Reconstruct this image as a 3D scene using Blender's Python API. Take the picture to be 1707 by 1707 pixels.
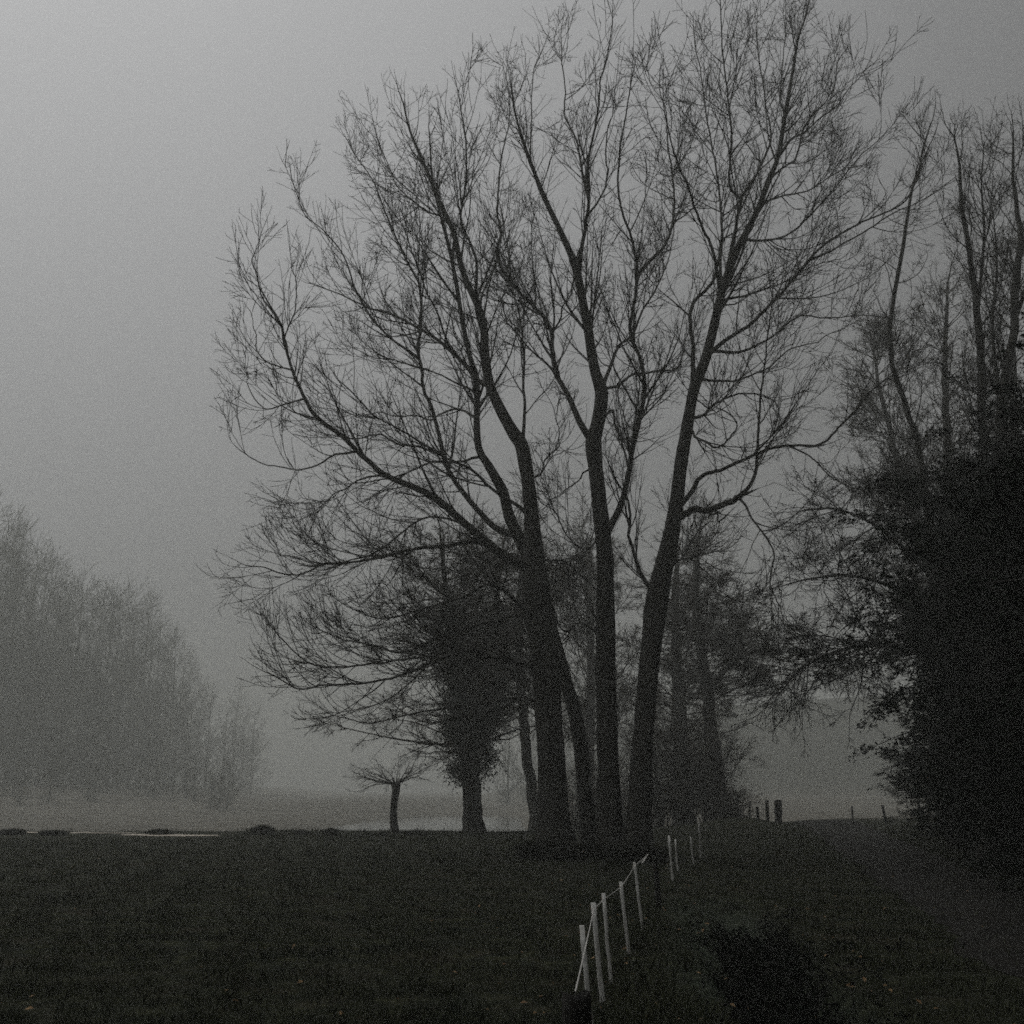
import bpy, math, numpy as np
from mathutils import Vector

for o in list(bpy.data.objects):
    bpy.data.objects.remove(o)
S = bpy.context.scene
C = S.collection
R_ = math.radians

# ------------------------------------------------------------------ camera
PITCH, EYE, F = R_(15.4), 1.8, 1675.0
cd = bpy.data.cameras.new('camera')
cam = bpy.data.objects.new('camera', cd)
C.objects.link(cam)
cam.location = (0, 0, EYE)
cam.rotation_euler = (math.pi / 2 + PITCH, 0, 0)
cd.sensor_fit = 'HORIZONTAL'
cd.angle = 2 * math.atan(853.5 / F)
cd.clip_end = 3000
S.camera = cam

# ------------------------------------------------------------------ sky, sun, exposure
SUN_EL, SUN_AZ = R_(64), R_(-75)          # azimuth from +Y, negative = left
w = bpy.data.worlds.new('World')
S.world = w
w.use_nodes = True
nt = w.node_tree
nt.nodes.clear()
N = nt.nodes.new
L = nt.links.new
out = N('ShaderNodeOutputWorld')
bg = N('ShaderNodeBackground')
bg.inputs['Strength'].default_value = 0.11
sky = N('ShaderNodeTexSky')
sky.sky_type = 'NISHITA'
sky.sun_disc = False
sky.sun_elevation = SUN_EL
sky.sun_rotation = SUN_AZ
sky.air_density = 1.0
sky.dust_density = 2.0
hsv = N('ShaderNodeHueSaturation')
hsv.inputs['Saturation'].default_value = 0.04
# an overcast layer: zenith about three times the horizon, brighter where the sun stands behind the cloud
tc = N('ShaderNodeTexCoord')
sep = N('ShaderNodeSeparateXYZ')
zr = N('ShaderNodeMapRange')
zr.inputs['From Min'].default_value = -0.05
zr.inputs['From Max'].default_value = 0.75
zr.inputs['To Min'].default_value = 0.28
zr.inputs['To Max'].default_value = 1.0
dot = N('ShaderNodeVectorMath')
dot.operation = 'DOT_PRODUCT'
GL_EL, GL_AZ = R_(50), R_(-38)
dot.inputs[1].default_value = (math.sin(GL_AZ) * math.cos(GL_EL), math.cos(GL_AZ) * math.cos(GL_EL), math.sin(GL_EL))
gr = N('ShaderNodeMapRange')
gr.interpolation_type = 'SMOOTHSTEP'
gr.inputs['From Min'].default_value = 0.55
gr.inputs['From Max'].default_value = 1.0
gr.inputs['To Min'].default_value = 0.86
gr.inputs['To Max'].default_value = 1.45
mm = N('ShaderNodeMath')
mm.operation = 'MULTIPLY'
mx = N('ShaderNodeMix')
mx.data_type = 'RGBA'
mx.blend_type = 'MULTIPLY'
mx.inputs[0].default_value = 1.0
L(tc.outputs['Generated'], sep.inputs[0])
L(sep.outputs['Z'], zr.inputs['Value'])
L(tc.outputs['Generated'], dot.inputs[0])
L(dot.outputs['Value'], gr.inputs['Value'])
L(zr.outputs[0], mm.inputs[0])
L(gr.outputs[0], mm.inputs[1])
L(sky.outputs[0], hsv.inputs['Color'])
L(hsv.outputs[0], mx.inputs[6])
L(mm.outputs[0], mx.inputs[7])
L(mx.outputs[2], bg.inputs['Color'])
L(bg.outputs[0], out.inputs['Surface'])

sd = bpy.data.lights.new('sun', 'SUN')
sd.energy = 0.5
sd.angle = R_(30)
sd.color = (1.0, 0.98, 0.95)
sun = bpy.data.objects.new('sun', sd)
C.objects.link(sun)
sdir = Vector((math.sin(SUN_AZ) * math.cos(SUN_EL), math.cos(SUN_AZ) * math.cos(SUN_EL), math.sin(SUN_EL)))
sun.rotation_euler = (-sdir).to_track_quat('-Z', 'Y').to_euler()
sun.location = (0, 0, 60)

S.view_settings.view_transform = 'Standard'
S.view_settings.look = 'None'
S.view_settings.gamma = 1
S.view_settings.exposure = -0.45
S.render.engine = 'CYCLES'
cy = S.cycles
cy.use_denoising = False
cy.max_bounces = 5
cy.diffuse_bounces = 2
cy.glossy_bounces = 2
cy.volume_bounces = 2
cy.transparent_max_bounces = 8
cy.filter_width = 1.7
cy.use_adaptive_sampling = True
cy.adaptive_threshold = 0.06
cy.adaptive_min_samples = 24
HAZE = 0.0030

# ------------------------------------------------------------------ helpers
rng = np.random.default_rng(7)


def nrm(v):
    return v / np.maximum(np.linalg.norm(v, axis=-1, keepdims=True), 1e-9)


def at(px, py, Y):
    """the point at distance Y in front of the camera that the photograph shows at px, py"""
    a, b = (px - 853.5) / F, -(py - 853.5) / F
    d = np.array([a, math.cos(PITCH) - b * math.sin(PITCH), math.sin(PITCH) + b * math.cos(PITCH)])
    return np.array([0, 0, EYE]) + d * (Y / d[1])


def to_px(P):
    P = np.asarray(P) - np.array([0, 0, EYE])
    c = P[..., 1] * math.cos(PITCH) + P[..., 2] * math.sin(PITCH)
    u = -P[..., 1] * math.sin(PITCH) + P[..., 2] * math.cos(PITCH)
    return 853.5 + F * P[..., 0] / c, 853.5 - F * u / c


def smooth(a, b, x):
    t = np.clip((x - a) / (b - a), 0, 1)
    return t * t * (3 - 2 * t)


def bumps(x, y, s, seed):
    r = np.random.default_rng(seed)
    z = 0 * x
    for k in range(7):
        a, f, p = r.uniform(0, 6.28), r.uniform(.6, 1.7) / s, r.uniform(0, 6.28)
        z = z + np.sin((x * math.cos(a) + y * math.sin(a)) * f * 6.28 + p) / 7
    return z


def ditch_x(y):
    return 1.35 + 0.125 * y + 0.12 * np.sin(y * .5)


def ground_z(x, y):
    x, y = np.asarray(x, float), np.asarray(y, float)
    brow = 46 + 4 * smooth(-4, 12, x) + 16 * smooth(8, 24, x) + 1.2 * bumps(x, y * 0, 17, 3)
    z = -(2.6 - 1.7 * smooth(-2, 10, x)) * smooth(0, 22, y - brow) + 1.1 * smooth(148, 182, y) + .9 * (1 - smooth(-27, -18, x - .06 * (y - 80))) * smooth(56, 72, y) + 3.6 * smooth(95, 200, y) * (1 - smooth(-85, -30, x + .12 * (y - 100))) + 31.0 * smooth(225, 345, y) * smooth(-20, 95, x) * (1 + .06 * bumps(x, y, 60, 8))  # last term: invented far hill, added to darken the fog at the right
    z = z + 0.06 * bumps(x, y, 9, 1) + 0.03 * bumps(x, y, 2.6, 2)
    dx = (x - ditch_x(y)) / 0.5
    z = z - 0.42 * np.exp(-dx ** 4) * smooth(3, 6, y) * (1 - smooth(14.0, 17.5, y))
    z = z + 0.55 * np.exp(-((x - 10.6) / 2.2) ** 2 - ((y - 49) / 3.5) ** 2)   # bank under the hedge trees
    z = z + 0.35 * smooth(0, 3, x - (5.2 + .34 * y)) * (1 - smooth(60, 80, y))
    return z


def mesh_from(name, V, faces_q=None, faces_t=None, smooth_sh=True):
    me = bpy.data.meshes.new(name)
    V = np.asarray(V, np.float32).reshape(-1, 3)
    me.vertices.add(len(V))
    me.vertices.foreach_set('co', V.ravel())
    loops, starts, n = [], [], 0
    for f, k in ((faces_q, 4), (faces_t, 3)):
        if f is not None and len(f):
            f = np.asarray(f, np.int32).reshape(-1, k)
            loops.append(f.ravel())
            starts.append(n + np.arange(len(f), dtype=np.int32) * k)
            n += f.size
    loops, starts = np.concatenate(loops), np.concatenate(starts)
    me.loops.add(len(loops))
    me.loops.foreach_set('vertex_index', loops)
    me.polygons.add(len(starts))
    me.polygons.foreach_set('loop_start', starts)
    if smooth_sh:
        me.polygons.foreach_set('use_smooth', np.ones(len(starts), bool))
    me.update(calc_edges=True)
    return me


def obj(name, me, mat=None, parent=None):
    o = bpy.data.objects.new(name, me)
    C.objects.link(o)
    if mat is not None and not me.materials:
        me.materials.append(mat)
    if parent is not None:
        o.parent = parent
    return o


def tag(o, label=None, cat=None, group=None, kind=None):
    for k, v in (('label', label), ('category', cat), ('group', group), ('kind', kind)):
        if v:
            o[k] = v
    return o


def thing(name, label, cat, loc=(0, 0, 0), group=None):
    o = bpy.data.objects.new(name, None)
    o.empty_display_size = .3
    C.objects.link(o)
    o.location = loc
    return tag(o, label, cat, group)


def copy_tree(o, loc, rz, sc, label=None):
    r = o.copy()
    C.objects.link(r)
    r.location, r.rotation_euler, r.scale = loc, (0, 0, rz), (sc[0], sc[0], sc[1])
    if label:
        r['label'] = label
    for ch in list(o.children):
        c = ch.copy()
        C.objects.link(c)
        c.parent = r
    return r


def tubes(P, R, sides):
    """P (N,K,3) polylines with radii R (N,K) -> vertices, quads"""
    P, R = np.asarray(P, float), np.asarray(R, float)
    n, k = P.shape[:2]
    T = np.empty_like(P)
    T[:, 1:-1] = P[:, 2:] - P[:, :-2]
    T[:, 0] = P[:, 1] - P[:, 0]
    T[:, -1] = P[:, -1] - P[:, -2]
    T = nrm(T)
    ref = np.where(np.abs(T[:, :1, 1:2]) > .9, np.array([1., 0, 0]), np.array([0, 1., 0]))
    U = nrm(np.cross(T, np.broadcast_to(ref, T.shape)))
    W = np.cross(T, U)
    a = np.arange(sides) * 2 * math.pi / sides
    V = P[:, :, None] + R[:, :, None, None] * (U[:, :, None] * np.cos(a)[:, None] + W[:, :, None] * np.sin(a)[:, None])
    b = (np.arange(n)[:, None, None] * k + np.arange(k - 1)[None, :, None]) * sides
    s = np.arange(sides)[None, None]
    s2 = (s + 1) % sides
    Q = np.stack([b + s, b + s2, b + sides + s2, b + sides + s], -1)
    return V.reshape(-1, 3), Q.reshape(-1, 4)


def rough_tube(P, R, sides, amp, seed):
    V, Q = tubes(P[None], R[None], sides)
    r = np.random.default_rng(seed)
    k = len(P)
    V = V.reshape(k, sides, 3)
    n = r.normal(size=(k, sides))
    n = (n + np.roll(n, 1, 0) + np.roll(n, -1, 0) + np.roll(n, 2, 0)) / 2
    ridge = r.normal(size=sides)[None] * .8
    burr = np.interp(np.arange(k), np.linspace(0, k - 1, 14), r.normal(size=14))[:, None] * .7
    V = P[:, None] + (V - P[:, None]) * (1 + amp * (n * .7 + ridge + burr))[..., None]
    return V.reshape(-1, 3), Q


def join(parts):
    V, Q, n = [], [], 0
    for v, q in parts:
        V.append(v)
        Q.append(q + n)
        n += len(v)
    return np.concatenate(V), np.concatenate(Q)


def spawn(P, R, dens, t0, ang, length, K, trop=.1, gnarl=.12, ratio=.6, tip=.003, t1=1.0, flat=1.0, leader=False, power=.35):
    """children of every branch in P: dens per metre; length(t, parent_length, parent_radius)"""
    n, k = P.shape[:2]
    Ls = np.linalg.norm(np.diff(P, axis=1), axis=-1).sum(1)
    cnt = rng.poisson(dens * Ls * (t1 - t0))
    idx = np.repeat(np.arange(n), cnt)
    t = rng.uniform(t0, t1, len(idx))
    if leader:
        idx = np.concatenate([idx, np.arange(n)])
        t = np.concatenate([t, np.full(n, .995)])
    m = len(idx)
    f = t * (k - 1)
    i0 = np.minimum(f.astype(int), k - 2)
    u = (f - i0)[:, None]
    A, B = P[idx, i0], P[idx, i0 + 1]
    p = A * (1 - u) + B * u
    r = R[idx, i0] * (1 - u[:, 0]) + R[idx, i0 + 1] * u[:, 0]
    tan = nrm(B - A)
    v = rng.normal(size=(m, 3))
    v[:, 2] *= flat
    v -= (v * tan).sum(1, keepdims=True) * tan
    v = nrm(v)
    a = np.radians(rng.uniform(ang[0], ang[1], m))
    if leader:
        a[-n:] *= .2
    d = nrm(np.cos(a)[:, None] * tan + np.sin(a)[:, None] * v)
    ln = length(t, Ls[idx], r) * rng.uniform(.55, 1.25, m)
    r0 = np.maximum(np.minimum(r * ratio, ln * .014 + .002), tip)
    if leader:
        r0[-n:] = np.maximum(r[-n:] * .95, tip)
    O = np.empty((m, K, 3))
    O[:, 0] = p
    for j in range(1, K):
        O[:, j] = O[:, j - 1] + d * (ln / (K - 1))[:, None]
        d = d + gnarl * rng.normal(size=(m, 3))
        d[:, 2] += trop
        d = nrm(d)
    s = np.linspace(0, 1, K)
    RR = r0[:, None] + (tip - r0)[:, None] * s[None] ** (1 - power)
    return O, np.maximum(RR, tip)


def leaf_quads(Cn, size, squash=1.0):
    m = len(Cn)
    u = nrm(rng.normal(size=(m, 3)) * np.array([1, 1, squash]))
    v = nrm(np.cross(u, rng.normal(size=(m, 3))))
    s = (size * rng.uniform(.6, 1.3, m))[:, None]
    V = np.stack([Cn - u * s, Cn - v * s * .5, Cn + u * s, Cn + v * s * .5], 1)
    return V.reshape(-1, 3), np.arange(m * 4).reshape(-1, 4)


def catmull(pts, per):
    pts = np.asarray(pts, float)
    p = np.vstack([2 * pts[0] - pts[1], pts, 2 * pts[-1] - pts[-2]])
    o = []
    for i in range(1, len(p) - 2):
        for t in np.arange(per) / per:
            a, b, c, d = p[i - 1], p[i], p[i + 1], p[i + 2]
            o.append(.5 * (2 * b + (c - a) * t + (2 * a - 5 * b + 4 * c - d) * t * t + (3 * b - 3 * c + d - a) * t ** 3))
    o.append(p[-2])
    return np.array(o)


def resample(P, K):
    s = np.concatenate([[0], np.cumsum(np.linalg.norm(np.diff(P[:, :3], axis=0), axis=1))])
    return np.stack([np.interp(np.linspace(0, s[-1], K), s, P[:, j]) for j in range(P.shape[1])], 1)


# ------------------------------------------------------------------ materials
def mat(name, c1, c2, scale=6.0, rough=.9, detail=6, bump=0.0, bscale=30, spec=.2, stretch=None, space='Object'):
    m = bpy.data.materials.new(name)
    m.use_nodes = True
    t = m.node_tree
    b = t.nodes['Principled BSDF']
    b.inputs['Roughness'].default_value = rough
    b.inputs['Specular IOR Level'].default_value = spec
    tc = t.nodes.new('ShaderNodeTexCoord')
    n = t.nodes.new('ShaderNodeTexNoise')
    n.inputs['Scale'].default_value = scale
    n.inputs['Detail'].default_value = detail
    r = t.nodes.new('ShaderNodeValToRGB')
    r.color_ramp.elements[0].position, r.color_ramp.elements[1].position = .32, .68
    r.color_ramp.elements[0].color = (*c1, 1)
    r.color_ramp.elements[1].color = (*c2, 1)
    src = tc.outputs[space]
    if stretch:
        mp = t.nodes.new('ShaderNodeMapping')
        mp.inputs['Scale'].default_value = stretch
        t.links.new(src, mp.inputs[0])
        src = mp.outputs[0]
    t.links.new(src, n.inputs['Vector'])
    t.links.new(n.outputs['Fac'], r.inputs[0])
    t.links.new(r.outputs[0], b.inputs['Base Color'])
    if bump:
        n2 = t.nodes.new('ShaderNodeTexNoise')
        n2.inputs['Scale'].default_value = bscale
        n2.inputs['Detail'].default_value = 8
        t.links.new(src, n2.inputs['Vector'])
        bp = t.nodes.new('ShaderNodeBump')
        bp.inputs['Strength'].default_value = bump
        bp.inputs['Distance'].default_value = .05
        t.links.new(n2.outputs['Fac'], bp.inputs['Height'])
        t.links.new(bp.outputs[0], b.inputs['Normal'])
    return m


BARK = mat('bark', (.022, .021, .018), (.055, .053, .045), 4, bump=.8, bscale=9, stretch=(3, 3, .5))
TWIG = mat('twig_bark', (.028, .027, .023), (.045, .043, .037), 3)
BROWN = mat('brown_twig_bark', (.032, .028, .022), (.06, .052, .042), 3)
WOODB = mat('mossy_bark', (.040, .043, .026), (.066, .069, .043), 2)
IVY = mat('ivy_leaf', (.010, .016, .011), (.028, .038, .024), 5, rough=.6)
EVER = mat('evergreen_leaf', (.005, .008, .006), (.013, .018, .012), 3, rough=.9, spec=.05)
BRAM = mat('bramble_leaf', (.003, .0045, .003), (.008, .010, .007), 6, rough=.95, spec=.03)
DARKBARK = mat('wet_dark_bark', (.012, .012, .011), (.028, .026, .023), 4, bump=.6, bscale=12)
PAINT = mat('weathered_white_paint', (.34, .33, .30), (.84, .84, .81), 11, rough=.6, stretch=(1, 1, .25))
CORD = mat('white_cord', (.40, .39, .36), (.58, .57, .54), 40, rough=.7)
INSUL = mat('brown_insulator', (.10, .075, .05), (.16, .12, .08), 20, rough=.5)
OLDWOOD = mat('old_wet_wood', (.010, .010, .009), (.035, .033, .029), 7, bump=1.0, bscale=22, stretch=(2, 2, .25))
GRASS = mat('grass_blade', (.009, .014, .006), (.036, .040, .018), .6, rough=.8, space='Object')
RUSH = mat('tussock_blade', (.022, .024, .016), (.045, .045, .030), 3)
LEAF = mat('fallen_leaf', (.08, .045, .022), (.26, .17, .085), 14, rough=.8)
SAND = mat('wet_sand', (.40, .36, .30), (.58, .52, .44), .8, rough=.85)
PATHM = mat('wet_earth', (.005, .0046, .0035), (.012, .0105, .0075), 1.6, rough=.85, bump=.6, bscale=8)

g = bpy.data.materials.new('pasture')
g.use_nodes = True
t = g.node_tree
b = t.nodes['Principled BSDF']
b.inputs['Roughness'].default_value = .95
b.inputs['Specular IOR Level'].default_value = .1
tc = t.nodes.new('ShaderNodeTexCoord')


def noise(sc, det=6, dist=0.0):
    n = t.nodes.new('ShaderNodeTexNoise')
    n.inputs['Scale'].default_value, n.inputs['Detail'].default_value = sc, det
    n.inputs['Distortion'].default_value = dist
    t.links.new(tc.outputs['Object'], n.inputs['Vector'])
    return n


def ramp(src, stops):
    r = t.nodes.new('ShaderNodeValToRGB')
    while len(r.color_ramp.elements) < len(stops):
        r.color_ramp.elements.new(.5)
    for e, (p, c) in zip(r.color_ramp.elements, stops):
        e.position, e.color = p, (*c, 1)
    t.links.new(src, r.inputs[0])
    return r


def mixc(f, a, b2):
    m = t.nodes.new('ShaderNodeMix')
    m.data_type = 'RGBA'
    t.links.new(f, m.inputs[0])
    t.links.new(a, m.inputs[6])
    t.links.new(b2, m.inputs[7])
    return m.outputs[2]


n1, n2, n3, n4 = noise(.35), noise(3.5, 8), noise(22, 6), noise(1.1, 5, 1.0)
turf = ramp(n2.outputs['Fac'], [(.3, (.005, .008, .004)), (.52, (.018, .021, .010)), (.75, (.048, .050, .023))])
dry = ramp(n3.outputs['Fac'], [(.35, (.015, .013, .008)), (.7, (.040, .032, .019))])
f1 = ramp(n4.outputs['Fac'], [(.5, (0, 0, 0)), (.66, (.75, .75, .75))])
f2 = ramp(n1.outputs['Fac'], [(.38, (0, 0, 0)), (.62, (.5, .5, .5))])
dk = ramp(n3.outputs['Fac'], [(.3, (.012, .014, .009)), (.7, (.030, .032, .020))])
col = mixc(f1.outputs[0], turf.outputs[0], dry.outputs[0])
col = mixc(f2.outputs[0], col, dk.outputs[0])
mud_at = t.nodes.new('ShaderNodeAttribute')
mud_at.attribute_name = 'mud'
mud = ramp(n3.outputs['Fac'], [(.3, (.006, .0055, .0045)), (.7, (.016, .015, .012))])
col = mixc(mud_at.outputs['Fac'], col, mud.outputs[0])
haze_pale_at = t.nodes.new('ShaderNodeAttribute')
haze_pale_at.attribute_name = 'haze_pale'
haze_pale = ramp(n1.outputs['Fac'], [(.3, (.10, .094, .078)), (.7, (.18, .168, .14))])  # haze put into the colour: far ground paler, so the horizon blends away
verge_at = t.nodes.new('ShaderNodeAttribute')
verge_at.attribute_name = 'verge'
lush = ramp(n2.outputs['Fac'], [(.3, (.016, .024, .016)), (.7, (.055, .066, .045))])
col = mixc(verge_at.outputs['Fac'], col, lush.outputs[0])
col = mixc(haze_pale_at.outputs['Fac'], col, haze_pale.outputs[0])
t.links.new(col, b.inputs['Base Color'])
bp = t.nodes.new('ShaderNodeBump')
bp.inputs['Strength'].default_value, bp.inputs['Distance'].default_value = .9, .06
t.links.new(n3.outputs['Fac'], bp.inputs['Height'])
t.links.new(bp.outputs[0], b.inputs['Normal'])
GROUND = g

WATER = bpy.data.materials.new('still_water')
WATER.use_nodes = True
t = WATER.node_tree
b = t.nodes['Principled BSDF']
b.inputs['Base Color'].default_value = (.02, .022, .02, 1)
b.inputs['Roughness'].default_value = .06
b.inputs['IOR'].default_value = 1.33
tc = t.nodes.new('ShaderNodeTexCoord')
wn = t.nodes.new('ShaderNodeTexNoise')
wn.inputs['Scale'].default_value = 2.2
bp = t.nodes.new('ShaderNodeBump')
bp.inputs['Strength'].default_value, bp.inputs['Distance'].default_value = .25, .04
t.links.new(tc.outputs['Object'], wn.inputs['Vector'])
t.links.new(wn.outputs['Fac'], bp.inputs['Height'])
t.links.new(bp.outputs[0], b.inputs['Normal'])

# ------------------------------------------------------------------ ground, path, water
k = 6.5
ux = np.linspace(-1, 1, 361)
gx = 520 * np.sinh(k * ux) / math.sinh(k)
uy = np.linspace(-.72, 1, 420)
gy = 640 * np.sinh(k * uy) / math.sinh(k)
X, Y = np.meshgrid(gx, gy)
Z = ground_z(X, Y)
V = np.stack([X, Y, Z], -1).reshape(-1, 3)
nx, ny = len(gx), len(gy)
i = (np.arange(ny - 1)[:, None] * nx + np.arange(nx - 1)[None]).ravel()
me = mesh_from('ground', V, np.stack([i, i + 1, i + nx + 1, i + nx], 1))
dx = (X - ditch_x(Y)) / .52
farv = smooth(58, 84, Y) * (1 - smooth(215, 260, Y) * smooth(-20, 60, X))  # pale with distance to melt into the fog, left off the added hill
a = me.attributes.new('haze_pale', 'FLOAT', 'POINT')
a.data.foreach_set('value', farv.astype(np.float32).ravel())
vg = np.exp(-((X - (1.15 + .115 * Y)) / .75) ** 4) * smooth(6, 9, Y) * (1 - smooth(14, 20, Y))
a = me.attributes.new('verge', 'FLOAT', 'POINT')
a.data.foreach_set('value', vg.astype(np.float32).ravel())
mudv = np.exp(-dx ** 4) * smooth(3, 6, Y) * (1 - smooth(14.5, 17.8, Y))
a = me.attributes.new('mud', 'FLOAT', 'POINT')
a.data.foreach_set('value', mudv.astype(np.float32).ravel())
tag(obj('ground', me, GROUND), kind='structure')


def strip(name, m, cx, half, ys, dz, cols=9, ragged=.25):
    ys = np.asarray(ys)
    U = np.linspace(-1, 1, cols)
    r = np.random.default_rng(11)
    hw = half(ys) * (1 + ragged * (bumps(ys, 0 * ys, 3.1, 21) + .6 * bumps(ys, 0 * ys, .9, 22)))
    X = cx(ys)[:, None] + U[None] * hw[:, None]
    Y = np.repeat(ys[:, None], cols, 1)
    Z = ground_z(X, Y) + dz
    i = (np.arange(len(ys) - 1)[:, None] * cols + np.arange(cols - 1)[None]).ravel()
    me = mesh_from(name, np.stack([X, Y, Z], -1), np.stack([i, i + 1, i + cols + 1, i + cols], 1))
    return tag(obj(name, me, m), kind='structure')


strip('path', PATHM, lambda y: 3.3 + .245 * y, lambda y: .95 + .012 * y, np.arange(2, 62, .25), .008)


def blob_sheet(name, m, cx, cy, rx, ry, z, seed, n=64):
    a = np.arange(n) * 2 * math.pi / n
    r = 1 + .16 * bumps(np.cos(a) * 2, np.sin(a) * 2, 1.6, seed) + .12 * bumps(np.cos(a) * 4, np.sin(a) * 4, 1.3, seed + 1)
    x, y = cx + rx * r * np.cos(a), cy + ry * r * np.sin(a)
    zz = np.full(n, z) if z is not None else ground_z(x, y) + .02
    V = [np.array([cx, cy, z if z is not None else float(ground_z(cx, cy)) + .02])]
    rings = []
    for q in (.35, .7, 1.0):
        xx, yy = cx + (x - cx) * q, cy + (y - cy) * q
        z3 = np.full(n, z) if z is not None else ground_z(xx, yy) + .02
        rings.append(np.stack([xx, yy, z3], 1))
    V = np.vstack([V[0][None]] + rings)
    s = np.arange(n)
    s2 = (s + 1) % n
    tri = np.stack([0 * s, 1 + s, 1 + s2], 1)
    q1 = np.stack([1 + s, 1 + n + s, 1 + n + s2, 1 + s2], 1)
    q2 = q1 + n
    me = mesh_from(name, V, np.vstack([q1, q2]), tri)
    return tag(obj(name, me, m), kind='structure')


wx, wy = np.linspace(-60, 40, 60), np.linspace(62, 200, 60)
WX, WY = np.meshgrid(wx, wy)
wi = (np.arange(59)[:, None] * 60 + np.arange(59)[None]).ravel()
tag(obj('water', mesh_from('water', np.stack([WX, WY, 0 * WX - 2.28], -1), np.stack([wi, wi + 1, wi + 61, wi + 60], 1)), WATER), kind='structure')
blob_sheet('sand_track', SAND, -13.6, 42.0, 1.9, .75, None, 31)
blob_sheet('sand_track', SAND, -19.4, 44.3, 1.7, .40, None, 34)
blob_sheet('sand_track', SAND, -16.6, 44.0, 1.1, .25, None, 37)


# ------------------------------------------------------------------ the clump of bare trees (limbs traced one by one, each with its own depth)
def bare_tree(label, cat, group, Y, trunk, limbs, name='bare_tree', bark=BARK, twig=TWIG, seed=1,
              l1=1.7, l2=3.4, l3=1.6, scale=.98, mid=1.45, twig_r=1.45, roots=True, trop=.075):
    """trunk: [(px, py, width px)], limbs: (parent index, [(px, py)...], w0, w1, depth offset of the tip in metres)"""
    global rng
    rng = np.random.default_rng(seed)
    pxm = lambda d: d / F                                     # metres per pixel at distance d
    tr = catmull(trunk, 6)
    Pt = np.array([at(q[0], q[1], Y) for q in tr])
    Rt = tr[:, 2] * pxm(Y) * 1.04 / 2
    base = Pt[0].copy()
    base[2] = float(ground_z(base[0], base[1])) - .12
    Pt[0, 2] = base[2]
    if roots:
        h = Pt[:, 2] - base[2]
        Rt = Rt * (1 + .7 * np.exp(-h / .6))
    root = thing(name, label, cat, tuple(base), group)
    # more rings near the foot
    q = resample(np.column_stack([Pt, Rt]), 150)
    obj('trunk', mesh_from('trunk', *rough_tube(q[:, :3] - base, q[:, 3], 20, .07, seed)), bark, root)
    paths = [q]
    for (par, pts, w0, w1, dz) in limbs:
        pp = paths[par]
        ux, uy = to_px(pp[:, :3])
        j = int(np.argmin((ux - pts[0][0]) ** 2 + (uy - pts[0][1]) ** 2))
        start = pp[j, :3]
        pl = np.array(pts, float)
        s = np.concatenate([[0], np.cumsum(np.linalg.norm(np.diff(pl, axis=0), axis=1))])
        s /= s[-1]
        P3 = [start] + [at(x, y, start[1] + dz * u) for (x, y), u in zip(pts[1:], s[1:])]
        P3 = catmull(np.array(P3), 5)
        P3 = resample(P3, max(12, 5 * len(pts)))
        kk = len(P3)
        u = np.linspace(0, 1, kk)
        m = np.minimum(u, 1 - u)[:, None]
        wob = np.stack([np.interp(u, np.linspace(0, 1, 7), rng.normal(0, .07, 7)) for _ in range(3)], 1)
        P3 = P3 + (wob + .008 * rng.normal(size=P3.shape)) * np.minimum(1, m * 6)
        rr = .9 * (w0 + (w1 - w0) * u ** .65) * pxm(start[1]) * 1.04 / 2
        rr = rr * (1 + .25 * np.exp(-u * 18))
        q = np.column_stack([P3, rr])
        paths.append(q)
        obj('limb', mesh_from('limb', *tubes((P3 - base)[None], rr[None], 8)), bark, root)
    # the crown: side branches, twigs and twiglets grown from every limb
    grown = []
    lim = np.stack([resample(p, 28) for p in paths[1:]]) if len(paths) > 1 else np.zeros((0, 28, 4))
    lim = np.concatenate([lim, resample(paths[0][len(paths[0]) // 2:], 28)[None]])
    LP, LR = lim[..., :3], lim[..., 3]
    m0, r0 = spawn(LP, LR, mid, .12, (18, 48), lambda t, l, r: np.minimum(scale * (1.3 + 2.8 * (1 - t)), .42 * l), 12, trop, .06, .70, .007)
    grown.append((m0, r0, 5))
    a1, b1 = spawn(LP, LR, l1, .10, (20, 62), lambda t, l, r: np.minimum(scale * (.9 + 1.5 * (1 - t)), .34 * l), 8, trop, .085, .5, .005 * twig_r, leader=True)
    c1, d1 = spawn(m0, r0, l1 * 1.25, .12, (18, 50), lambda t, l, r: scale * (.6 + 1.2 * (1 - t)), 8, trop, .08, .6, .005 * twig_r, leader=True)
    s1, q1 = np.concatenate([a1, c1]), np.concatenate([b1, d1])
    grown.append((s1, q1, 4))
    s2, q2 = spawn(s1, q1, l2, .12, (20, 58), lambda t, l, r: scale * (.36 + .6 * (1 - t)), 5, trop * .5, .07, .7, .0045 * twig_r, leader=True)
    grown.append((s2, q2, 3))
    s3, q3 = spawn(s2, q2, l3, .15, (22, 60), lambda t, l, r: scale * (.16 + .2 * (1 - t)), 3, trop * .4, .08, .8, .004 * twig_r)
    grown.append((s3, q3, 3))
    obj('crown', mesh_from('crown', *join([tubes(p - base, r, s) for p, r, s in grown])), twig, root)
    return root, paths, base


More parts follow.
